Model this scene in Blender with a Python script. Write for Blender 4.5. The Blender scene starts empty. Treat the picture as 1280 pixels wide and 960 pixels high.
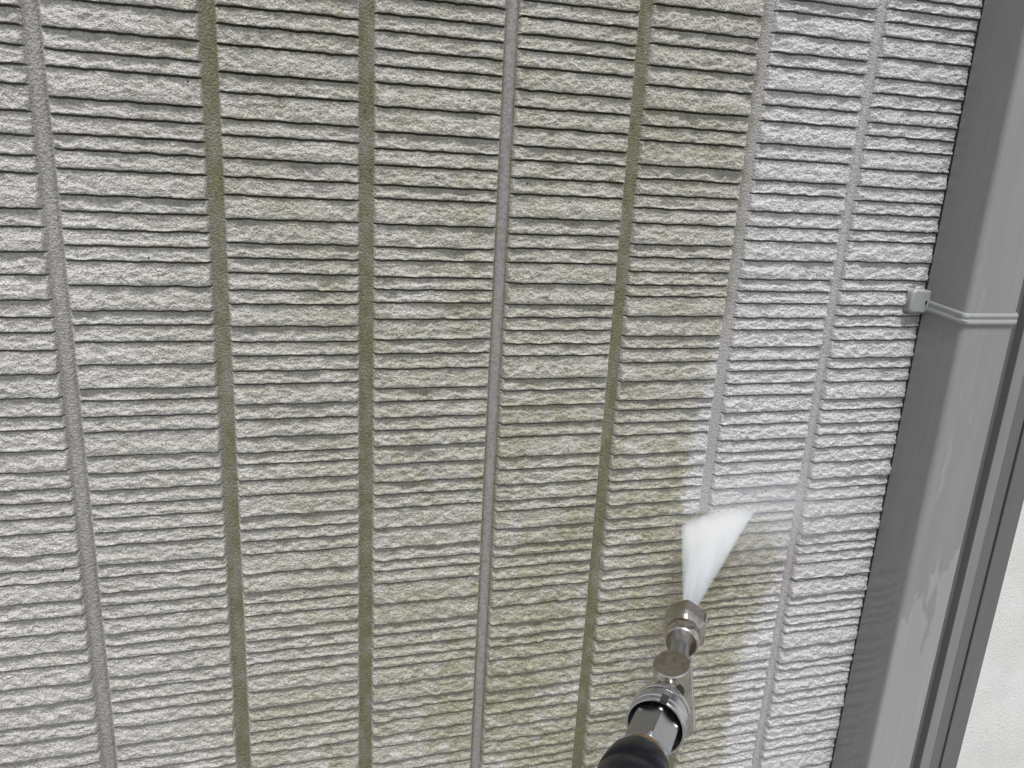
import bpy, bmesh, math, random
import numpy as np
from mathutils import Vector, Matrix

random.seed(7); rng = np.random.default_rng(7)
scene = bpy.context.scene
C = scene.collection

# ------------------------------------------------------------------ camera
# wall coordinates: u along the siding, v up (0 = eye level), w out of the wall; world = (u, -w, v + EYE)
EYE = 1.50
F_PX = 962.7
CAM_R = np.array([[0.9636, 0.0216, -0.2665], [0.0532, 0.9613, 0.2703], [0.2620, -0.2747, 0.9251]])
CAM_C = np.array([0.381, 0.0, 0.861])
def W(u, v, w): return Vector((u, -w, v + EYE))
def W3(p): return W(p[0], p[1], p[2])
def ray(px, py): return CAM_R @ np.array([(px-640)/F_PX, -(py-480)/F_PX, -1.0])
def hit(px, py, w=0.005):
    d = ray(px, py); return CAM_C + (w - CAM_C[2])/d[2]*d
def at(px, py, depth): return CAM_C + ray(px, py)*depth
def proj(P):
    q = (np.asarray(P) - CAM_C) @ CAM_R
    return 640 + F_PX*q[..., 0]/-q[..., 2], 480 - F_PX*q[..., 1]/-q[..., 2]

cd = bpy.data.cameras.new('camera'); cam = bpy.data.objects.new('camera', cd); C.objects.link(cam)
cd.sensor_width = 36; cd.sensor_fit = 'HORIZONTAL'; cd.lens = F_PX/1280*36; cd.clip_start = 0.02; cd.clip_end = 300
r, u_, b = [CAM_R[:, i] for i in range(3)]
m = Matrix([[r[0], u_[0], b[0], 0], [-r[2], -u_[2], -b[2], 0], [r[1], u_[1], b[1], 0], [0, 0, 0, 1]])
m.translation = W3(CAM_C); cam.matrix_world = m
scene.camera = cam

# ------------------------------------------------------------------ sky and sun (overcast)
SUN_EL, SUN_AZ = math.radians(66), math.radians(-5)     # azimuth: 0 = straight at the wall, + = from the right
world = bpy.data.worlds.new('World'); scene.world = world; world.use_nodes = True
wn = world.node_tree; bg = wn.nodes['Background']
sky = wn.nodes.new('ShaderNodeTexSky'); sky.sky_type = 'NISHITA'; sky.sun_disc = False
sky.sun_elevation = SUN_EL; sky.sun_rotation = math.pi - SUN_AZ; sky.dust_density = 1.5; sky.air_density = 1.2
hs = wn.nodes.new('ShaderNodeHueSaturation'); hs.inputs['Saturation'].default_value = 0.35
wn.links.new(sky.outputs[0], hs.inputs['Color']); wn.links.new(hs.outputs[0], bg.inputs['Color'])
bg.inputs['Strength'].default_value = 0.05
sl = bpy.data.lights.new('sun', 'SUN'); sl.energy = 1.5; sl.angle = math.radians(14); sl.color = (1.0, 0.98, 0.955)
so = bpy.data.objects.new('sun', sl); C.objects.link(so)
sd = Vector((math.sin(SUN_AZ)*math.cos(SUN_EL), -math.cos(SUN_AZ)*math.cos(SUN_EL), math.sin(SUN_EL)))
so.rotation_euler = sd.to_track_quat('Z', 'Y').to_euler(); so.location = sd*8
vs = scene.view_settings
vs.view_transform = 'Standard'; vs.look = 'None'; vs.exposure = 1.45; vs.gamma = 1.0; vs.use_curve_mapping = False
scene.cycles.volume_bounces = 4; scene.cycles.max_bounces = 10

# ------------------------------------------------------------------ helpers
def tag(o, label=None, cat=None, group=None, kind=None):
    for k, v in (('label', label), ('category', cat), ('group', group), ('kind', kind)):
        if v: o[k] = v
    return o
def empty(name, loc):
    o = bpy.data.objects.new(name, None); C.objects.link(o); o.location = loc; o.empty_display_size = 0.05; return o
def link(name, me, mat, parent=None, loc=None):
    o = bpy.data.objects.new(name, me); C.objects.link(o)
    if mat and not me.materials: me.materials.append(mat)
    if loc is not None: o.location = loc
    if parent:
        o.parent = parent; o.matrix_parent_inverse = Matrix.Translation(parent.location).inverted()
    return o
def grid_mesh(name, co, nr, nc, smooth=True, attrs=None, close=False):
    """co: (nr*nc,3) row-major"""
    i = np.arange(nr*nc).reshape(nr, nc)
    q = np.stack([i[:-1, :-1], i[1:, :-1], i[1:, 1:], i[:-1, 1:]], -1).reshape(-1, 4)
    return raw_mesh(name, co, q, smooth, attrs)
def raw_mesh(name, co, q, smooth=True, attrs=None):
    me = bpy.data.meshes.new(name)
    me.vertices.add(len(co)); me.vertices.foreach_set('co', np.asarray(co, np.float32).ravel())
    n = len(q); me.loops.add(n*4); me.loops.foreach_set('vertex_index', np.asarray(q, np.int32).ravel())
    me.polygons.add(n); me.polygons.foreach_set('loop_start', np.arange(0, n*4, 4, dtype=np.int32))
    me.polygons.foreach_set('use_smooth', np.full(n, smooth))
    for k, v in (attrs or {}).items():
        a = me.attributes.new(k, 'FLOAT', 'POINT'); a.data.foreach_set('value', np.asarray(v, np.float32))
    me.update(); me.validate(); return me
def bm_obj(name, bm, mat, parent=None, smooth=False, loc=None, bevel=0, angle=35):
    bmesh.ops.recalc_face_normals(bm, faces=bm.faces)
    me = bpy.data.meshes.new(name); bm.to_mesh(me); bm.free()
    for p in me.polygons: p.use_smooth = smooth
    if smooth: me.set_sharp_from_angle(angle=math.radians(angle))
    if loc is not None: me.transform(Matrix.Translation(-Vector(loc)))
    o = link(name, me, mat, parent, loc)
    if bevel:
        md = o.modifiers.new('bevel', 'BEVEL'); md.width = bevel; md.segments = 2; md.limit_method = 'ANGLE'; md.angle_limit = math.radians(40)
    return o
def add_box(bm, lo, hi):
    vs_ = [bm.verts.new((x, y, z)) for x in (lo[0], hi[0]) for y in (lo[1], hi[1]) for z in (lo[2], hi[2])]
    for f in ((0, 1, 3, 2), (4, 6, 7, 5), (0, 4, 5, 1), (2, 3, 7, 6), (0, 2, 6, 4), (1, 5, 7, 3)): bm.faces.new([vs_[k] for k in f])
def extrude_profile(bm, pts, z0, z1, closed=True):
    lo = [bm.verts.new((x, y, z0)) for x, y in pts]; hi = [bm.verts.new((x, y, z1)) for x, y in pts]
    n = len(pts)
    for k in range(n if closed else n-1): bm.faces.new((lo[k], lo[(k+1) % n], hi[(k+1) % n], hi[k]))
    if closed: bm.faces.new(lo[::-1]); bm.faces.new(hi)
def lathe(bm, A, B, prof, seg=40, twist=0.0):
    """prof: list of (distance along A->B in metres, radius); seg small = prism"""
    A = Vector(A); ax = (Vector(B)-A).normalized(); s = ax.orthogonal().normalized(); t = ax.cross(s)
    rings = []
    for d, rr in prof:
        rings.append([bm.verts.new(A + ax*d + (s*math.cos(twist+2*math.pi*k/seg) + t*math.sin(twist+2*math.pi*k/seg))*max(rr, 1e-5)) for k in range(seg)])
    for a, c in zip(rings[:-1], rings[1:]):
        for k in range(seg): bm.faces.new((a[k], a[(k+1) % seg], c[(k+1) % seg], c[k]))
    bm.faces.new(rings[0][::-1]); bm.faces.new(rings[-1])

# ------------------------------------------------------------------ numpy noise
_perm = rng.permutation(512); _gr = rng.uniform(0, 2*np.pi, 512)
def perlin(x, y):
    x = np.asarray(x, float); y = np.asarray(y, float)
    xi = np.floor(x).astype(int); yi = np.floor(y).astype(int); xf = x-xi; yf = y-yi
    def g(ix, iy, dx, dy):
        a = _gr[_perm[(_perm[ix & 511] + iy) & 511]]; return np.cos(a)*dx + np.sin(a)*dy
    sx = xf*xf*xf*(xf*(xf*6-15)+10); sy = yf*yf*yf*(yf*(yf*6-15)+10)
    a = g(xi, yi, xf, yf); b_ = g(xi+1, yi, xf-1, yf); c = g(xi, yi+1, xf, yf-1); d = g(xi+1, yi+1, xf-1, yf-1)
    return (a+(b_-a)*sx)*(1-sy) + (c+(d-c)*sx)*sy
def fbm(x, y, o=4):
    s = 0; a = 1.0
    for k in range(o): s = s + a*perlin(x*2**k+17.3*k, y*2**k+5.1*k); a *= .5
    return s

# ------------------------------------------------------------------ materials
class Mat:
    def __init__(s, name, rough=.6, color=(.5, .5, .5), metal=0, spec=.5):
        s.m = bpy.data.materials.new(name); s.m.use_nodes = True; s.t = s.m.node_tree; s.n = s.t.nodes; s.b = s.n['Principled BSDF']
        s.b.inputs['Roughness'].default_value = rough; s.b.inputs['Base Color'].default_value = (*color, 1); s.b.inputs['Metallic'].default_value = metal
        s.b.inputs['Specular IOR Level'].default_value = spec
        s.pos = s.n.new('ShaderNodeNewGeometry').outputs['Position']
    def new(s, ty, **kw):
        n = s.n.new(ty)
        for k, v in kw.items(): setattr(n, k, v)
        return n
    def L(s, a, c): s.t.links.new(a, c)
    def mapped(s, scale):
        mp = s.new('ShaderNodeMapping'); mp.inputs['Scale'].default_value = scale; s.L(s.pos, mp.inputs['Vector']); return mp.outputs[0]
    def noise(s, scale, detail=3, rough=.55, vec=None):
        n = s.new('ShaderNodeTexNoise'); n.inputs['Scale'].default_value = scale; n.inputs['Detail'].default_value = detail; n.inputs['Roughness'].default_value = rough
        s.L(vec or s.pos, n.inputs['Vector']); return n.outputs['Fac']
    def ramp(s, fac, stops):
        rp = s.new('ShaderNodeValToRGB'); e = rp.color_ramp.elements
        while len(e) < len(stops): e.new(.5)
        for k, (p, c) in enumerate(stops):
            e[k].position = p; e[k].color = (*c, 1) if len(c) == 3 else c
        s.L(fac, rp.inputs[0]); return rp.outputs[0]
    def g(s, v): return (v, v, v)
    def mix(s, fac, a, c, mode='MIX'):
        n = s.new('ShaderNodeMix', data_type='RGBA', blend_type=mode)
        for sock, val in ((n.inputs[0], fac), (n.inputs[6], a), (n.inputs[7], c)):
            if isinstance(val, bpy.types.NodeSocket): s.L(val, sock)
            elif isinstance(val, tuple): sock.default_value = (*val, 1)
            else: sock.default_value = val
        return n.outputs[2]
    def math(s, op, a, c=0.0, d=0.0):
        n = s.new('ShaderNodeMath', operation=op)
        for sock, val in zip(n.inputs, (a, c, d)):
            if isinstance(val, bpy.types.NodeSocket): s.L(val, sock)
            else: sock.default_value = val
        return n.outputs[0]
    def attr(s, name):
        return s.new('ShaderNodeAttribute', attribute_name=name).outputs['Fac']
    def new_y(s):
        q = s.new('ShaderNodeSeparateXYZ'); s.L(s.pos, q.inputs[0]); return q.outputs['Y']
    def color(s, c): s.L(c, s.b.inputs['Base Color'])
    def rough(s, c): s.L(c, s.b.inputs['Roughness'])
    def bump(s, h, dist, strength=1.0):
        n = s.new('ShaderNodeBump'); n.inputs['Distance'].default_value = dist; n.inputs['Strength'].default_value = strength
        s.L(h, n.inputs['Height']); s.L(n.outputs[0], s.b.inputs['Normal'])

def siding_material(name, washed, clean, clean2, dirty, dirty2, grain, gdist):
    M = Mat(name, .85, spec=.25)
    big = M.noise(9, 4); mid = M.noise(120, 4, .6); fine = M.noise(330, 3, .7)
    base = M.mix(M.ramp(big, [(.35, M.g(0)), (.65, M.g(1))]), clean, clean2)
    dcol = M.mix(M.ramp(mid, [(.38, M.g(0)), (.62, M.g(1))]), dirty, dirty2)
    gr = M.attr('grime')
    k = M.math('ADD', gr, M.math('MULTIPLY', M.math('SUBTRACT', mid, .5), M.math('MULTIPLY', gr, 1.5)))
    k = M.math('MINIMUM', M.math('MAXIMUM', k, 0.0), 1.0)
    base = M.mix(M.attr('washed'), base, washed)
    col = M.mix(k, base, dcol)
    sp = M.ramp(fine, [(.30, M.g(.56)), (.5, M.g(.97)), (.70, M.g(1.26))])
    col = M.mix(.75, col, sp, 'MULTIPLY')
    # a scatter of tiny black pinholes
    vo = M.new('ShaderNodeTexVoronoi'); vo.inputs['Scale'].default_value = 26; M.L(M.pos, vo.inputs['Vector'])
    pin = M.math('LESS_THAN', vo.outputs['Distance'], .030)
    col = M.mix(pin, col, (.03, .03, .028))
    M.color(col)
    h = M.math('ADD', M.math('MULTIPLY', M.noise(400, 2, .6), .75), M.math('MULTIPLY', M.noise(900, 2, .5), .3))
    M.bump(h, gdist, grain)
    return M.m

m_rib = siding_material('siding_coat', (.612, .602, .602), (.532, .516, .490), (.588, .571, .545), (.295, .281, .190), (.43, .415, .325), 1.0, .0070)
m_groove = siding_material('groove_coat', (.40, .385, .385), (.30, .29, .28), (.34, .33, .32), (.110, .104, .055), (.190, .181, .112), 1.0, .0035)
m_joint = siding_material('sealant', (.30, .288, .286), (.225, .215, .213), (.255, .245, .242), (.22, .215, .18), (.26, .25, .215), .6, .0016)

def pvc(name, color, streaks=True):
    M = Mat(name, .42, color, spec=.45)
    n = M.noise(14, 4); col = M.mix(M.ramp(n, [(.3, M.g(.9)), (.7, M.g(1.06))]), color, color)
    dust = M.noise(1, 5, .7, M.mapped((60, 60, 5)))
    col = M.mix(M.ramp(dust, [(.42, M.g(0)), (.75, M.g(.35))]), color, tuple(min(1, c*1.35) for c in color))
    specks = M.noise(260, 2, .5); col = M.mix(M.ramp(specks, [(.24, M.g(.5)), (.33, M.g(0))]), col, tuple(c*.55 for c in color))
    ro = M.ramp(M.noise(6, 4), [(.35, M.g(.30)), (.65, M.g(.48))])
    if streaks:
        dr = M.noise(1, 6, .65, M.mapped((70, 0, 1.6)))
        br = M.noise(1, 3, .6, M.mapped((30, 0, 9)))
        k = M.math('MULTIPLY', M.ramp(dr, [(.585, M.g(0)), (.61, M.g(1)), (.63, M.g(.1))]), M.ramp(br, [(.46, M.g(0)), (.56, M.g(.55))]))
        k = M.math('MULTIPLY', k, M.math('LESS_THAN', M.new_y(), -.0785))
        col = M.mix(k, col, (.40, .39, .375))
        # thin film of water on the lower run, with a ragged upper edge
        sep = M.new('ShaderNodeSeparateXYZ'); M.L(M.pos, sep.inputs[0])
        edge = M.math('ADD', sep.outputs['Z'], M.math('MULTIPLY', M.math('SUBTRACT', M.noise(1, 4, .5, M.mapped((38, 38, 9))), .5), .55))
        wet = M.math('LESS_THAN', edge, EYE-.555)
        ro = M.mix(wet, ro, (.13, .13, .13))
        sheen = M.math('MULTIPLY', wet, M.math('LESS_THAN', M.new_y(), -.0785))          # wet sheen of the front face, painted in as a paler colour
        col = M.mix(M.math('MULTIPLY', sheen, .55), col, (.33, .325, .32))
    M.color(col); M.rough(ro); M.bump(M.noise(120, 3), .0004, .25)
    return M.m
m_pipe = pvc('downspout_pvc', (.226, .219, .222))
m_strap = pvc('clamp_pvc', (.265, .272, .274), False)
m_trim = pvc('trim_coated', (.120, .119, .120), False); m_bead_lit = pvc('trim_bead_lit', (.20, .198, .198), False)  # bead: lighter trim coat, the edge highlight put into its colour
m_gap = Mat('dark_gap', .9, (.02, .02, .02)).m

def render_mat():
    M = Mat('mineral_render', .9, spec=.2)
    n = M.noise(8, 5, .6); base = M.mix(M.ramp(n, [(.35, M.g(0)), (.65, M.g(1))]), (.57, .57, .555), (.65, .65, .64))
    st = M.ramp(M.noise(11, 5, .65), [(.47, M.g(0)), (.68, M.g(.75))])
    col = M.mix(st, base, (.60, .60, .555))
    sp = M.ramp(M.noise(300, 3, .7), [(.30, M.g(.8)), (.42, M.g(0))])
    spk = M.mix(M.ramp(M.noise(13, 4, .6), [(.42, M.g(0)), (.6, M.g(1))]), (0, 0, 0), sp)
    col = M.mix(spk, col, (.20, .20, .165))
    M.color(col); M.bump(M.noise(260, 4, .6), .0015, .7); return M.m
m_render = render_mat()

def metal(name, color, rough, wear):
    M = Mat(name, rough, color, 1.0)
    n = M.noise(180, 4, .6); M.color(M.mix(M.ramp(n, [(.38, M.g(0)), (.68, M.g(wear))]), color, (.10, .075, .055)))
    M.rough(M.ramp(M.noise(420, 4, .6), [(.3, M.g(rough*.9)), (.7, M.g(min(1, rough*1.25)))]))
    M.bump(M.noise(220, 3), .0003, .35); return M.m
m_nickel = metal('worn_nickel', (.60, .555, .50), .13, .4)
m_steel = metal('turned_steel', (.58, .58, .58), .18, .2)
m_dull = metal('dull_steel', (.44, .44, .45), .22, .12)
m_brass = metal('brass', (.62, .42, .22), .3, .5)
def rubber():
    M = Mat('black_rubber', .3, (.005, .0055, .0075), spec=.22)
    M.rough(M.ramp(M.noise(60, 4), [(.3, M.g(.15)), (.7, M.g(.4))])); M.bump(M.noise(28, 3, .5), .006, .5); return M.m
m_rubber = rubber()
def ground_mat():
    M = Mat('concrete', .9, spec=.2)
    n = M.noise(3, 6, .6); M.color(M.mix(n, (.17, .168, .16), (.27, .266, .256))); M.bump(M.noise(90, 4), .004, .6); return M.m
m_ground = ground_mat()

# ------------------------------------------------------------------ ground
bm = bmesh.new(); add_box(bm, (-60, -60, -.3), (60, 60, 0)); tag(bm_obj('ground', bm, m_ground), kind='structure')

# ------------------------------------------------------------------ siding: rib lines read off the photograph
S = 0.1517                      # width of one moulded column
FLOOR = 0.0072                  # half width of a groove floor
# per column: (x, y offset, readings at 4x)
LINES = {
 0: [(20, 0, '35 127 225 325 422 555 678 778 865'), (25, 240, '85 175 300 415 540 630 705 795 912'), (37, 480, '72 165 230 337 442 530 597 675 750 858 935'), (62, 720, '30 127 207')],
 1: [(156, 0, '30 175 280 365 512 598 690 765 860'), (175, 240, '28 108 197 275 350 470 595 665 750 862'), (194, 480, '18 78 157 232 348 435 518 588 656 726 790 885 945'),
     (262, 720, '40 100 165 238 297 360 447 512 570 625 693 780 857 910 955')],
 2: [(359, 0, '65 155 255 390 487 615 697 808 900'), (365, 240, '30 145 262 337 412 495 563 672 750 818 893 958'), (371, 480, '97 170 258 335 392 470 545 645 712 770 835 928'),
     (377, 720, '58 115 172 243 298 355 410 467 548 628 690 745 800 855 925')],
 3: [(545, 0, '10 102 185 275 357 440 555 680 762 842 940'), (540, 240, '45 170 283 347 430 492 555 637 738 807 882'), (534, 480, '18 83 162 225 303 390 480 540 607 703 803 865 915'),
     (528, 720, '18 117 217 270 332 385 430 512 595 642 697 763 820 895 948')],
 4: [(716, 0, '30 112 200 275 362 475 560 655 748 818 905'), (700, 240, '22 138 218 288 357 460 565 630 692 760 818 930'), (683, 480, '30 105 193 258 355 418 492 570 620 708 790 842 897 955'),
     (667, 720, '53 133 220 285 328 392 470 545 603 655 725 790 848 898 938')],
 5: [(872, 0, '50 165 245 353 450 568 650 722 842 910'), (846, 240, '25 90 165 268 333 403 468 525 622 720 782 850 942'), (820, 480, '78 127 190 250 345 415 475 520 590 660 715 787 840 905'),
     (778, 720, '8 57 115 172 230 308 362 420 470 525 595 667 705 765 840 915')],
 6: [(1014, 0, '12 77 186 283 353 470 546 626 735 812 917'), (979, 240, '15 105 180 250 347 440 500 560 632 690 775 842 892 955'), (944, 480, '57 140 200 278 337 385 445 513 590 645 690 745 825 900 950'),
     (912, 720, '48 112 152 199 240 284 357 433 480 530 576 628 684 743 793 840 885 928')],
 7: [(1143, 0, '2 64 129 205 308 410 487 557 633 698 767 862 950'), (1100, 240, '50 117 197 252 353 442 498 570 620 675 740 827 880 945'), (1057, 480, '75 127 195 248 312 385 463 512 570 650 733 785 827 875 950'),
     (1010, 720, '18 95 135 188 230 268 342 415 452 500 560 605 672 722 782 830 870 940')],
}
V_TOP, V_BOT = 0.62, -1.36
def column_lines(k):
    vs_ = []
    for x, y0, s in LINES.get(k, []):
        vs_ += [hit(x, y0 + float(q)/4, .004)[1] for q in s.split()]
    vs_ = sorted(vs_, reverse=True)
    rr = random.Random(100+k)
    if not vs_: vs_ = [.3 + rr.uniform(-.01, .01)]
    while vs_[0] < V_TOP: vs_.insert(0, vs_[0] + rr.choice((.017, .019, .021, .025, .029)))
    while vs_[-1] > V_BOT: vs_.append(vs_[-1] - rr.choice((.016, .018, .020, .024, .028)))
    return vs_

# ---- grime: what is left of the algae, with the ragged edge of the strip already washed
CL = [hit(x, y) for x, y in ((985, -200), (960, 0), (929, 250), (912, 380), (880, 470), (862, 560), (850, 640), (958, 652), (972, 700), (950, 760), (926, 815), (910, 880), (902, 960), (890, 1060))]
cl_v = np.array([c[1] for c in CL])[::-1]; cl_u = np.array([c[0] for c in CL])[::-1]
def wash(u, v):
    b_ = np.interp(v, cl_v, cl_u) + .012*perlin(u*40, v*55) + .017*perlin(u*9+3, v*95) + .011*fbm(u*130, v*150, 3)
    return 1/(1+np.exp(-(u-b_)/.0022))
def grime(u, v):
    b_ = np.interp(v, cl_v, cl_u) + .012*perlin(u*40, v*55) + .017*perlin(u*9+3, v*95) + .011*fbm(u*130, v*150, 3)
    clean = 1/(1+np.exp(-(u-b_)/.0022))
    low = 1/(1+np.exp((v+.45)/.13))                       # heavier on the lower wall
    mid = np.exp(-((u-.74)/.27)**2)
    g = .22 + .60*mid*(.34+.66*low) + .14*np.exp(-((u-.40)/.18)**2)*(.6+.4*low)
    g = g - .22*(1/(1+np.exp((u-.26)/.03)))
    pat = fbm(u*11+4, v*8, 4); fine = fbm(u*60, v*48, 3)
    g = g*(1+.7*pat) + .14*np.maximum(pat, 0) + .75*fine*(g+.15) + .45*np.exp(-((u-.955)/.045)**2-((v+.63)/.13)**2)
    g = g + .5*np.exp(-((u-.275)/.045)**2-((v-.10)/.06)**2)*np.maximum(fine+.25, 0)
    return np.clip(g*(1-.97*clean) + .02, 0, 1)

def rib_geom(k, v1, v0, du, dv, last):
    """one rough-split rib of column k between two shadow lines v1 > v0; returns co (wall coords), nr, nc"""
    ua, ub = k*S + FLOOR, (k+1)*S - FLOOR
    if last: ub += last
    e = np.array([0, .0011, .0022, .0034, .0047, .006])
    n = max(4, int((ub-ua-.012)/du)); uu = np.concatenate([ua+e, np.linspace(ua+.0075, ub-.0075, n), (ub-e)[::-1]])
    H = v1-v0
    n2 = max(4, int(H/dv)); tt = np.concatenate([[0, 0, .05], np.linspace(.11, .90, n2), [.945, .975, .99, 1., 1.]])
    U, T = np.meshgrid(uu, tt)
    sd_ = k*7.13
    wob1 = .0012*perlin(U*55+sd_, v1*900+0*U) + .0006*perlin(U*160, v1*700+0*U)
    wob0 = .0012*perlin(U*55+sd_, v0*900+0*U) + .0006*perlin(U*160, v0*700+0*U)
    top = v1 - .0006 + wob1; bot = v0 + .0015 + wob0
    V = top + (bot-top)*T
    # flat tilted face that steps out along a zigzag fracture line, as split stone does
    nose = .0074 + .0008*perlin(U*35, v0*500+0*U) + (.0006 if H > .024 else 0)
    w0 = .0053 + .0005*perlin(U*60, v1*311+0*U)
    zig = 1.1-3.8*np.abs(perlin(U*42+sd_, v0*300+0*U)) - 1.1*np.abs(perlin(U*88+sd_, v1*300+0*U))
    zig2 = 1-3.2*np.abs(perlin(U*58-sd_, v0*211+0*U))
    sm = lambda x: np.clip(x, 0, 1)**2*(3-2*np.clip(x, 0, 1))
    wid = .0019/H
    a1 = .0040*(.80+.9*perlin(U*28, v0*97+0*U)); a2 = .0025*(.6+1.2*perlin(U*41, v1*97+0*U))
    c1 = np.clip(.70-.30*zig, .2, .86); c2 = np.clip(.40-.22*zig2, .1, .8); f2 = 1.0 if H > .019 else .4
    P = w0 + (nose-w0-a1)*np.clip(T/.8, 0, 1)**.75 + a1*sm((T-c1)/wid)*(1-.10*np.clip((T-c1-wid)/.5, 0, 1)) + f2*a2*sm((T-c2)/wid)*(1-.30*sm((T-c2-wid)/.6))
    sk = (V*.55+U*.35)                                                  # slanted chisel facets
    rid = 1-2.2*np.abs(perlin(U*36+sk*30+sd_, V*58+sd_))
    rid2 = 1-2.2*np.abs(perlin(U*85-sk*65, V*110+3*sd_))
    fine = fbm(U*300, V*320, 2)
    env = np.sin(np.pi*np.clip(T*.84+.13, 0, 1))**.5
    P = P + env*(.0006*(rid-.55) + .0009*(rid2-.55)) + (.4+.6*env)*.00075*fine
    P = np.where(T > .9, P - .0006*((T-.9)/.1)**2, P)                   # rounded lower lip
    P = np.maximum(P, .0016)
    if k == 8: P = P*.68                                                # low ribs behind the downspout
    P[0] = -.0008; P[-1] = -.0008; V[-1] += .0010; V[0] -= .0002
    e2 = np.minimum(U-ua, ub-U)
    P = np.minimum(P, -.0006 + e2/.32 + .0012*perlin(U*0+V*190, U*3))
    P = np.where(e2 <= 1e-6, -.0008, P)
    return np.stack([U, V, P], -1).reshape(-1, 3), len(tt), len(uu)

wall = empty('siding_wall', W(0, -EYE, 0))
wall['kind'] = 'thing'; tag(wall, 'pale grey ribbed stone-look siding wall with algae stains and vertical grooves', 'wall')
U0, U1 = -5*S, 1.350
boards = {}
BOARD_EDGES = [(-5, -2), (-2, 1), (1, 4), (4, 7), (7, 9)]
def to_world(co): return np.stack([co[:, 0], -co[:, 2], co[:, 1]+EYE], -1)
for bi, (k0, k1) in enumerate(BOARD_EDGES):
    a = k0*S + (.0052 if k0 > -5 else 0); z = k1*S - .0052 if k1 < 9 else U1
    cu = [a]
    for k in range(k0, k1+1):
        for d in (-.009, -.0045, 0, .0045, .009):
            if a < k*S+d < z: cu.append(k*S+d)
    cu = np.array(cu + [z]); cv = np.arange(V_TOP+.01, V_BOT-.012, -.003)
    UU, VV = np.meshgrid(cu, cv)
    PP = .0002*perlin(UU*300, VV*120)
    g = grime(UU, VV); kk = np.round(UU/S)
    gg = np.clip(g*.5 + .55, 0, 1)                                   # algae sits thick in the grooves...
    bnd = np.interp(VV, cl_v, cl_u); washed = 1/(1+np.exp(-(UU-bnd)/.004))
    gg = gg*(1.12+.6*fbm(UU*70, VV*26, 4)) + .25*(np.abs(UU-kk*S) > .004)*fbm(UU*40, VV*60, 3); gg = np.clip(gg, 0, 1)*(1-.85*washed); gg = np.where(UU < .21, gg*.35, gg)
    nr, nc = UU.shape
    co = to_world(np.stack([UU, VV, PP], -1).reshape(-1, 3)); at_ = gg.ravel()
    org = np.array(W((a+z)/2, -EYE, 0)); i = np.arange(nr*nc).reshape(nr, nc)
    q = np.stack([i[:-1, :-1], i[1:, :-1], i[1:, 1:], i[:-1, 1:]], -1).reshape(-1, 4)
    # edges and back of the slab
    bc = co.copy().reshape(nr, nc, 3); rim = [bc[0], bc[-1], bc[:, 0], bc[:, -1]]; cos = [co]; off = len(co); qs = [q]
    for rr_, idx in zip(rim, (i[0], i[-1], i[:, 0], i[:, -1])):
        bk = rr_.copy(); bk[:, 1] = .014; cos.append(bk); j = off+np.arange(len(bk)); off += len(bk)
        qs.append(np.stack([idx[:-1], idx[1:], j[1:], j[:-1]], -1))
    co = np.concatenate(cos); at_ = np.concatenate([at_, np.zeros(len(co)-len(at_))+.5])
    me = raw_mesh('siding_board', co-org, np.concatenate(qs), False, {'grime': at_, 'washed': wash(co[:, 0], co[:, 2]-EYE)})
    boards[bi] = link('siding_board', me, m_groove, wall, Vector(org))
for k in (-2, 1, 4, 7):                                              # sealed joints between the boards
    cu = k*S + np.array([-.0075, -.0058, -.0030, 0, .0030, .0056, .0070]); cw = np.array([-.004, .0009, .0017, .0021, .0017, .0009, -.004])
    cv = np.arange(V_TOP, V_BOT-.006, -.008); UU, VV = np.meshgrid(cu, cv)
    PP = np.broadcast_to(cw, UU.shape) + .00035*perlin(UU*200, VV*60)
    g = np.clip(grime(UU, VV)*.35, 0, 1)
    co = to_world(np.stack([UU + .0006*perlin(VV*40, UU*0+k), VV, PP], -1).reshape(-1, 3)); org = np.array(W(k*S, -EYE, 0))
    link('sealant_joint', grid_mesh('sealant_joint', co-org, *UU.shape, True, {'grime': g.ravel(), 'washed': wash(UU, VV).ravel()}), m_joint if k == 4 else m_groove, wall, Vector(org))

# gather all ribs, then decide which show largest
ribs = []
for k in range(-5, 9):
    L = column_lines(k); last = -.012 if k == 8 else (-.0016 if k == 7 else 0)
    bi = [j for j, (a, z) in enumerate(BOARD_EDGES) if a <= k < z][0]
    for v1, v0 in zip(L[:-1], L[1:]):
        ua, ub = k*S+FLOOR, (k+1)*S-FLOOR
        pu = np.linspace(ua, ub, 24); pv = np.linspace(v0, v1, 6); gu, gv = np.meshgrid(pu, pv)
        x, y = proj(np.stack([gu, gv, gu*0+.005], -1))
        edge = 1231 - y*(1231-1036)/960                              # left edge of the downspout
        ok = (x > 0) & (x < edge) & (y > 0) & (y < 960)
        px_area = abs((x[0, -1]-x[0, 0])*(y[0, 12]-y[-1, 12]))*ok.mean()
        ribs.append([px_area, k, v1, v0, bi, last])
ribs.sort(key=lambda t: -t[0])
rest_co, rest_q, rest_g, rest_w, off = [], [], [], [], 0
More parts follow.
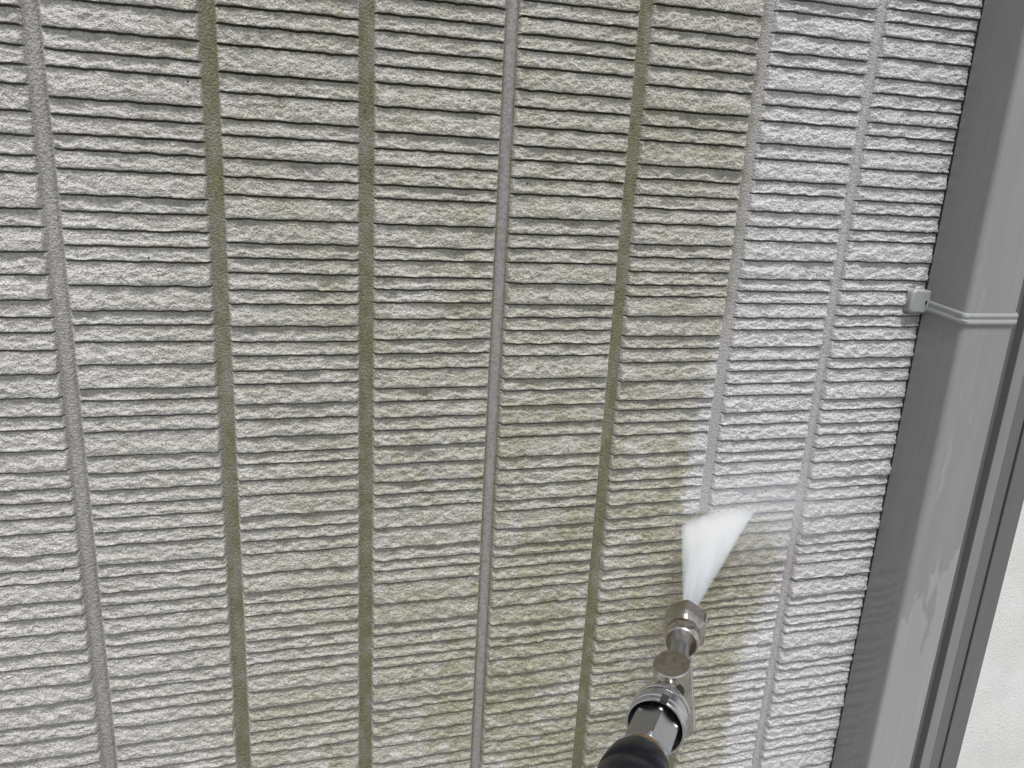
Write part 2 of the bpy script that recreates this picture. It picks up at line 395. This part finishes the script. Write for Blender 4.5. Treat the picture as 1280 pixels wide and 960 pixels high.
for n, (area, k, v1, v0, bi, last) in enumerate(ribs):
    vis = area > 0
    co, nr, nc = rib_geom(k, v1, v0, .00165 if vis else .006, .0011 if vis else .004, last)
    g = grime(co[:, 0], co[:, 1]); cw = to_world(co)
    if n < 300:
        org = np.array(W((k+.5)*S, v0, 0))
        link('rib', grid_mesh('rib', cw-org, nr, nc, True, {'grime': g, 'washed': wash(co[:, 0], co[:, 1])}), m_rib, boards[bi], Vector(org))
    else:
        i = np.arange(nr*nc).reshape(nr, nc) + off
        rest_q.append(np.stack([i[:-1, :-1], i[1:, :-1], i[1:, 1:], i[:-1, 1:]], -1).reshape(-1, 4)); rest_co.append(cw); rest_g.append(g); rest_w.append(wash(co[:, 0], co[:, 1])); off += len(cw)
org = np.array(W(0, -EYE, 0))
tag(link('ribs', raw_mesh('ribs', np.concatenate(rest_co)-org, np.concatenate(rest_q), True, {'grime': np.concatenate(rest_g), 'washed': np.concatenate(rest_w)}), m_rib, wall, Vector(org)), kind='stuff')
bm = bmesh.new(); add_box(bm, W(U0, V_BOT-.012, -.004)-Vector((0, -.03, 0)), W(U1, -EYE-.02, .012)+Vector((0, 0, 0)))
bm_obj('foundation', bm, m_render, wall, bevel=.003)
bm = bmesh.new(); add_box(bm, (U0, .014, 0), (U1+.02, .12, V_TOP+EYE)); bm_obj('wall_core', bm, m_gap, wall)

# ------------------------------------------------------------------ corner trim and rendered wall beyond
Z_TOP = V_TOP+EYE+.01
tr = empty('corner_trim', W(1.44, -EYE, 0)); tag(tr, 'dark grey moulded corner trim running up between downspout and pale rendered wall', 'trim', kind='thing')
def arc(cx, cy, rad, a0, a1, n=7): return [(cx+rad*math.cos(math.radians(a0+(a1-a0)*k/n)), cy+rad*math.sin(math.radians(a0+(a1-a0)*k/n))) for k in range(n+1)]
bm = bmesh.new()
# (x, y) with y = -w : narrow bead standing proud, then a flat face in its lee
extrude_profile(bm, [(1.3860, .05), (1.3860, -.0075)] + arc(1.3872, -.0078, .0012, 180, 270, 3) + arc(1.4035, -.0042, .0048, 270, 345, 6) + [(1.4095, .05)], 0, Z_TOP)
bm_obj('bead_moulding', bm, m_bead_lit, tr, smooth=True, angle=30)
bm = bmesh.new(); extrude_profile(bm, [(1.4090, .05), (1.4087, .0015), (1.4165, .0), (1.4370, .0), (1.4370, .05)], 0, Z_TOP-.002)
bm_obj('inner_moulding', bm, m_trim, tr)
bm = bmesh.new(); extrude_profile(bm, [(1.4390, .05), (1.4390, -.0022), (1.4400, -.0032), (1.4735, -.0032), (1.4750, -.0018), (1.4750, .05)], 0, Z_TOP)
bm_obj('flat_moulding', bm, m_trim, tr, smooth=True, angle=20)
bm = bmesh.new(); extrude_profile(bm, [(1.351, .05), (1.351, .004), (1.4815, .004), (1.4815, .05)], 0, Z_TOP-.004); bm_obj('backing_strip', bm, m_trim, tr)
rw = empty('rendered_wall', W(1.9, -EYE, 0)); tag(rw, 'pale mildew-speckled rendered wall beyond the dark grey corner trim', 'wall', kind='thing')
nu, nv = 60, 120; UU, VV = np.meshgrid(np.linspace(1.4760, 2.9, nu), np.linspace(V_TOP+EYE, -.01, nv))
co = np.stack([UU, .003 + .0015*fbm(UU*9, VV*9, 3), VV], -1).reshape(-1, 3)
org = np.array(W(1.9, -EYE, 0)); link('render_coat', grid_mesh('render_coat', co-org, nv, nu), m_render, rw, Vector(org))
bm = bmesh.new(); add_box(bm, (1.4835, .012, 0), (2.9, .12, V_TOP+EYE)); bm_obj('wall_core', bm, m_gap, rw)
bm = bmesh.new(); extrude_profile(bm, [(1.4740, .01), (1.4753, -.0008), (1.4800, .0002), (1.4845, .0065), (1.4845, .01)], 0, Z_TOP-.01)
sealm = Mat('pale_sealant', .6, (.62, .62, .62)).m; bm_obj('sealant_bead', bm, sealm, rw, smooth=True)

# ------------------------------------------------------------------ downspout
ds = empty('downspout', W(1.2485, -EYE, 0)); tag(ds, 'dark grey square plastic downspout streaked with dried drips beside the ribbed siding', 'downspout')
PL, PR, PB, PF = 1.2015, 1.2850, .0086, .0810
def rrect(l, r_, b_, f, rad, n=6):
    rb = .002; return arc(l+rb, -b_-rb, rb, 90, 180, n) + arc(l+rad, -f+rad, rad, 180, 270, n) + arc(r_-rad, -f+rad, rad, 270, 360, n) + arc(r_-rb, -b_-rb, rb, 0, 90, n)
bm = bmesh.new(); extrude_profile(bm, rrect(PL, PR, PB, PF, .0075), .06, Z_TOP+.02)
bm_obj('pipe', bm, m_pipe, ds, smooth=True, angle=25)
bm = bmesh.new(); extrude_profile(bm, rrect(PL-.003, PR+.003, PB-.0012, PF+.003, .009), -.01, .14)
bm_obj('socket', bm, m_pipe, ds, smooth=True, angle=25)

# pipe clamp: strap round the pipe, tab screwed to the siding
vc = hit(1180, 386, .04)[1] - .001
def clamp(vc, label):
    cl = empty('pipe_clamp', W(1.2485, vc, .01)); tag(cl, label, 'clamp', None)
    bm = bmesh.new()
    out = rrect(PL-.0026, PR+.0026, PB-.002, PF+.0026, .0098); inn = rrect(PL-.0001, PR+.0001, PB+.0005, PF+.0001, .0076)
    hh = .0072
    # ribbed band: outline extruded, slight barrel section
    rings = []
    for z, o_ in ((-hh, 0.0), (-hh*.8, .0007), (-hh*.30, .0009), (-hh*.22, .0004), (hh*.22, .0004), (hh*.30, .0009), (hh*.8, .0007), (hh, 0.0)):
        cx, cy = (PL+PR)/2, -(PB+PF)/2
        rings.append([bm.verts.new((x + math.copysign(o_, x-cx), y + math.copysign(o_, y-cy), vc+EYE+z - (-y-.03)*.09)) for x, y in out])
    n = len(out)
    for a, c in zip(rings[:-1], rings[1:]):
        for k in range(n): bm.faces.new((a[k], a[(k+1) % n], c[(k+1) % n], c[k]))
    i0 = [bm.verts.new((x, y, vc+EYE-hh-(-y-.03)*.09)) for x, y in inn]; i1 = [bm.verts.new((x, y, vc+EYE+hh-(-y-.03)*.09)) for x, y in inn]
    for k in range(n):
        bm.faces.new((rings[0][k], i0[k], i0[(k+1) % n], rings[0][(k+1) % n])); bm.faces.new((rings[-1][k], rings[-1][(k+1) % n], i1[(k+1) % n], i1[k]))
        bm.faces.new((i0[k], i1[k], i1[(k+1) % n], i0[(k+1) % n]))
    bm_obj('strap_band', bm, m_strap, cl, smooth=True, angle=50)
    # tab: rounded block standing on the rib faces, with a slot
    t0, t1, w0, w1 = PL-.0285, PL+.004, .004, .0180
    bm = bmesh.new()
    pts = [(x, z) for x, z in ((t0+.004, -.0155), (t1, -.0165), (t1, .0150), (t0+.006, .0170), (t0+.0015, .0145), (t0, .0110), (t0-.001, -.0100), (t0+.001, -.0140))]
    lo = [bm.verts.new((x, -w0, vc+EYE+.006+z)) for x, z in pts]; hi = [bm.verts.new((x, -w1, vc+EYE+.006+z)) for x, z in pts]
    for k in range(len(pts)): bm.faces.new((lo[k], lo[(k+1) % len(pts)], hi[(k+1) % len(pts)], hi[k]))
    bm.faces.new(lo); bm.faces.new(hi)
    bm_obj('wall_tab', bm, m_strap, cl, smooth=True, bevel=.0028, angle=60)
    bm = bmesh.new(); add_box(bm, (PL-.0065, -.0196, vc+EYE+.0035), (PL-.0005, -.0150, vc+EYE+.0075)); bm_obj('slot', bm, m_gap, cl, bevel=.0008)
    bm = bmesh.new(); add_box(bm, (PL-.0045, -.0205, vc+EYE-hh*.9), (PL+.004, -.0100, vc+EYE+hh*.9)); bm_obj('strap_hook', bm, m_strap, cl, bevel=.0012, smooth=True)
clamp(vc, 'pale grey plastic clamp strapped round the square downspout, tabbed to the siding')

# ------------------------------------------------------------------ pressure-washer lance
def D(px, py, depth): return W3(at(px, py, depth))
lance = empty('spray_lance', D(797, 950, .50)); tag(lance, 'worn metal pressure-washer lance with swivel nozzle and black rubber sleeve', 'spray lance')
cap_c = D(840, 829, .588); view = (cap_c - W3(CAM_C)).normalized()
up_img = Vector((CAM_R[0, 1], -CAM_R[2, 1], CAM_R[1, 1])); rt = Vector((CAM_R[0, 0], -CAM_R[2, 0], CAM_R[1, 0]))
bx = (up_img*.88 - view*.50).normalized(); bx = (bx - rt*.06).normalized()
A = D(797, 962, .482); B = cap_c - bx*.0185; axis = (B-A).normalized(); LEN = (B-A).length
px = lambda n, d: n*d/F_PX
# black sleeve with a rounded far shoulder, running back past the camera
bm = bmesh.new(); R0 = px(44, .49)
lathe(bm, A, B, [(-.46, R0*.80), (-.30, R0*.82), (-.09, R0*.98), (-.03, R0), (-.022, R0), (-.0205, R0*.95), (-.0175, R0*.95), (-.016, R0), (-.008, R0*.985), (.001, R0*.93), (.007, R0*.82), (.009, R0*.66), (.009, .004)], 48)
bm_obj('rubber_sleeve', bm, m_rubber, lance, smooth=True, angle=50)
bm = bmesh.new(); lathe(bm, A - axis*.9, A, [(0, .0085), (.46, .0085)], 20); bm_obj('tube', bm, m_steel, lance, smooth=True)
bm = bmesh.new(); R1 = px(31, .525)
lathe(bm, A, B, [(.006, R1*.90), (.014, R1*.93), (.0165, R1*.86)], 40); bm_obj('brass_ring', bm, m_brass, lance, smooth=True)
bm = bmesh.new(); lathe(bm, A, B, [(.0155, R1*.92), (.0185, R1*1.03), (.064, R1*1.03), (.066, R1*.95)], 6, twist=.35)
bm_obj('hex_nut', bm, m_dull, lance, bevel=.0012)
R2 = px(34.5, .55)
bm = bmesh.new()
lathe(bm, A, B, [(d_, R2*k_) for d_, k_ in ((.0620, .50), (.0615, .90), (.0530, .93), (.052, .97), (.0522, 1.02), (.0530, 1.05), (.0572, 1.05), (.0580, .96), (.0600, .96), (.0606, 1.02), (.0695, 1.02), (.0702, .95), (.0725, .95),
    (.0762, .87), (.0815, .85), (.0822, .78), (.0875, .76), (.0930, .66), (.0965, .52), (.0975, .3))], 56)
collar = bm_obj('coupling_collar', bm, m_steel, lance, smooth=True, angle=28)
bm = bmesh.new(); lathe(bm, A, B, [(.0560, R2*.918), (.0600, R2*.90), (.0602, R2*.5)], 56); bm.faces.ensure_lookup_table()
bmesh.ops.delete(bm, geom=[f for f in bm.faces if len(f.verts) > 4], context='FACES'); bm_obj('recess_shade', bm, m_gap, collar, smooth=True)  # black liner, painted-in shade inside the hollow collar
# raised rim, keyway and pin on the camera side
s_up = (up_img - axis*up_img.dot(axis)).normalized(); s_rt = axis.cross(s_up)
# direction on the collar that faces the camera
toc = (W3(CAM_C)-A).normalized(); s_c = (toc - axis*toc.dot(axis)).normalized(); s_s = axis.cross(s_c)
def obox(bm, cen, ax_, bx_, cx_, h):
    vv = [bm.verts.new(cen + ax_*h[0]*i + bx_*h[1]*j + cx_*h[2]*k) for i in (-1, 1) for j in (-1, 1) for k in (-1, 1)]
    for f in ((0, 1, 3, 2), (4, 6, 7, 5), (0, 4, 5, 1), (2, 3, 7, 6), (0, 2, 6, 4), (1, 5, 7, 3)): bm.faces.new([vv[q] for q in f])
sl_dir = (s_c*.97 + s_s*-.05).normalized()
bm = bmesh.new(); obox(bm, A + axis*.0560 + sl_dir*R2*1.03, axis, axis.cross(sl_dir), sl_dir, (.0042, .0026, .0014)); bm_obj('keyway', bm, m_gap, collar)
bm = bmesh.new(); bmesh.ops.create_uvsphere(bm, u_segments=14, v_segments=10, radius=.0021, matrix=Matrix.Translation(A + axis*.0490 + sl_dir*R1*.95)); bm_obj('pin', bm, m_steel, collar, smooth=True)
bm = bmesh.new()
lathe(bm, A, B, [(.0715, R2*.92), (.0722, R2*1.06), (.0752, R2*1.06), (.0762, R2*.90)], 56); bm_obj('rim', bm, m_steel, collar, smooth=True, angle=40)
bm = bmesh.new(); R3 = px(13.2, .585); lathe(bm, A, B, [(.09, R3), (LEN+.004, R3)], 32); bm_obj('stem', bm, m_dull, lance, smooth=True)
# swivel barrel set across the lance
bm = bmesh.new(); R4 = px(24.0, .60); base_c = cap_c - bx*.066
lathe(bm, base_c, cap_c, [(0, R4*.90), (.0025, R4), (.0625, R4), (.0650, R4*.965), (.0660, R4*.90)], 48)
barrel = bm_obj('swivel_barrel', bm, m_nickel, lance, smooth=True, angle=28)
bm = bmesh.new(); lathe(bm, A + axis*(LEN-.0165), B, [(0, R3*1.05), (0.0002, R3*1.30), (.006, R3*1.30)], 32); bm_obj('barrel_hole_shade', bm, m_gap, lance, smooth=True)  # black ring painting the shade of the hole where the stem enters
# neck and nozzle head
N0 = D(846, 828, .612); N1 = D(851.5, 803, .652); hax = (N1-N0).normalized()
tip = D(859, 770, .70)
hax = (tip-N1).normalized()
bm = bmesh.new(); R5 = px(12.0, .64); lathe(bm, N1-hax*.052, N1+hax*.004, [(0, R5*.98), (.05, R5*.98), (.055, R5)], 32); bm_obj('neck', bm, m_dull, lance, smooth=True)
R6 = px(21.5, .655)
bm = bmesh.new(); lathe(bm, N1, tip, [(-.001, R5*1.02), (-.0015, R6*.88), (-.0005, R6*.96), (.0015, R6), (.016, R6*1.0), (.020, R6*.90)], 48); bm_obj('nozzle_collar', bm, m_nickel, lance, smooth=True, angle=28)
R7 = px(29.5, .685)
bm = bmesh.new(); lathe(bm, N1, tip, [(.013, R6*.92), (.019, R7*.88), (.0225, R7*.99), (.042, R7*.99), (.0475, R7*.80), (.049, R7*.60)], 6, twist=.15)
head = bm_obj('nozzle_head', bm, m_nickel, lance, bevel=.0026)
bm = bmesh.new(); lathe(bm, N1, tip, [(.046, R7*.62), (.054, R7*.58), (.056, R7*.50)], 36); bm_obj('nozzle_insert', bm, m_nickel, lance, smooth=True, angle=28)

# ------------------------------------------------------------------ water fan and mist
T0 = at(853, 757, .712); T1 = at(871, 761, .712); E0 = hit(851, 657, .004); E1 = hit(946, 636, .004)
T0, T1, E0, E1 = [np.array(W3(p_)) for p_ in (T0, T1, E0, E1)]
o_mid = (T0+T1)/2; i_mid = (E0+E1)/2
ay = i_mid-o_mid; flen = np.linalg.norm(ay); ay /= flen
axx = (E1-E0) - ay*np.dot(E1-E0, ay); axx /= np.linalg.norm(axx); az = np.cross(axx, ay)
ns, na = 14, 20; verts = []
for s_ in np.linspace(-.06, 1.0, ns):
    L_, R_ = T0+(E0-T0)*s_, T1+(E1-T1)*s_
    th = .0035 + .0065*max(s_, 0)
    ring = []
    for k in range(na):
        a = 2*math.pi*k/na; cc, ss = math.cos(a), math.sin(a)
        ring.append((L_+R_)/2 + (R_-L_)/2*cc + az*th*math.copysign(abs(ss)**1.5, ss))
    verts.append(ring)
bm = bmesh.new(); rg = [[bm.verts.new(Vector(v)) for v in rr_] for rr_ in verts]
for a, c in zip(rg[:-1], rg[1:]):
    for k in range(na): bm.faces.new((a[k], a[(k+1) % na], c[(k+1) % na], c[k]))
bm.faces.new(rg[0]); bm.faces.new(rg[-1])
bmesh.ops.recalc_face_normals(bm, faces=bm.faces)
mw = Matrix([[axx[0], ay[0], az[0], o_mid[0]], [axx[1], ay[1], az[1], o_mid[1]], [axx[2], ay[2], az[2], o_mid[2]], [0, 0, 0, 1]])
me = bpy.data.meshes.new('water_spray'); bm.to_mesh(me); bm.free(); me.transform(mw.inverted())
def vol_mat(name, density, build=None, aniso=.1):
    mt = bpy.data.materials.new(name); mt.use_nodes = True; t = mt.node_tree; t.nodes.clear()
    out = t.nodes.new('ShaderNodeOutputMaterial'); vsn = t.nodes.new('ShaderNodeVolumeScatter'); vsn.inputs['Color'].default_value = (.79, .885, 1, 1)
    vsn.inputs['Density'].default_value = density; vsn.inputs['Anisotropy'].default_value = aniso
    t.links.new(vsn.outputs[0], out.inputs['Volume'])
    if build: build(t, vsn)
    return mt
def fan_density(t, vsn):
    tc = t.nodes.new('ShaderNodeTexCoord'); sp = t.nodes.new('ShaderNodeSeparateXYZ'); t.links.new(tc.outputs['Object'], sp.inputs[0])
    def mth(op, a, b_):
        n = t.nodes.new('ShaderNodeMath'); n.operation = op
        for s_, v_ in zip(n.inputs, (a, b_)):
            if isinstance(v_, (int, float)): s_.default_value = v_
            else: t.links.new(v_, s_)
        return n.outputs[0]
    ang = mth('DIVIDE', sp.outputs['X'], mth('ADD', sp.outputs['Y'], .055))
    cmb = t.nodes.new('ShaderNodeCombineXYZ'); t.links.new(ang, cmb.inputs[0]); t.links.new(mth('MULTIPLY', sp.outputs['Y'], .25), cmb.inputs[1])
    nz = t.nodes.new('ShaderNodeTexNoise'); nz.inputs['Scale'].default_value = 26; nz.inputs['Detail'].default_value = 3; t.links.new(cmb.outputs[0], nz.inputs['Vector'])
    mr = t.nodes.new('ShaderNodeMapRange'); t.links.new(nz.outputs['Fac'], mr.inputs[0]); mr.inputs[1].default_value = .3; mr.inputs[2].default_value = .7; mr.inputs[3].default_value = 42; mr.inputs[4].default_value = 82
    t.links.new(mr.outputs[0], vsn.inputs['Density'])
spray = link('water_spray', me, vol_mat('water_fan', 50, fan_density)); spray.matrix_world = mw
tag(spray, 'white fan of high-pressure water shooting from the nozzle onto the siding', 'water spray')
# mist thrown back from the line of impact
mist_c = W3(hit(955, 640, .03)); bm = bmesh.new(); bmesh.ops.create_icosphere(bm, subdivisions=3, radius=1.0)
me = bpy.data.meshes.new('water_mist'); bm.to_mesh(me); bm.free()
def mist_density(t, vsn):
    tc = t.nodes.new('ShaderNodeTexCoord'); ln = t.nodes.new('ShaderNodeVectorMath'); ln.operation = 'LENGTH'; t.links.new(tc.outputs['Object'], ln.inputs[0])
    mr = t.nodes.new('ShaderNodeMapRange'); mr.interpolation_type = 'SMOOTHERSTEP'; t.links.new(ln.outputs['Value'], mr.inputs[0])
    mr.inputs[1].default_value = 1.0; mr.inputs[2].default_value = 0.0; mr.inputs[3].default_value = 0; mr.inputs[4].default_value = 10.0
    nz = t.nodes.new('ShaderNodeTexNoise'); nz.inputs['Scale'].default_value = 2.2; nz.inputs['Detail'].default_value = 3; t.links.new(tc.outputs['Object'], nz.inputs['Vector'])
    mu = t.nodes.new('ShaderNodeMath'); mu.operation = 'MULTIPLY'; t.links.new(mr.outputs[0], mu.inputs[0]); t.links.new(nz.outputs['Fac'], mu.inputs[1])
    t.links.new(mu.outputs[0], vsn.inputs['Density'])
mist = link('water_mist', me, vol_mat('mist', 1, mist_density)); mist.location = mist_c; mist.scale = (.20, .06, .11)
tag(mist, 'faint mist drifting off the siding where the water fan strikes', 'mist', kind='stuff')
# burst of droplets along the line where the fan meets the wall
def splash_density(t, vsn):
    mist_density(t, vsn)
    for n in t.nodes:
        if n.type == 'MAP_RANGE': n.inputs[4].default_value = 60
me = bpy.data.meshes.new('water_splash'); bm = bmesh.new(); bmesh.ops.create_icosphere(bm, subdivisions=3, radius=1.0); bm.to_mesh(me); bm.free()
sp_ = link('water_splash', me, vol_mat('splash', 1, splash_density))
ex = Vector(E1-E0); sx = ex.normalized(); sz = Vector((0, -1, 0)); sz = (sz - sx*sz.dot(sx)).normalized(); sy = sz.cross(sx)
c_ = Vector((E0+E1)/2) + ex*.03 + Vector((0, -.008, 0)); h_ = (ex.length*.60, .017, .022)
sp_.matrix_world = Matrix([[sx[k]*h_[0], sy[k]*h_[1], sz[k]*h_[2], c_[k]] for k in range(3)] + [[0, 0, 0, 1]])
tag(sp_, 'white burst of droplets along the line where the water fan hits the siding', 'splash', kind='stuff')
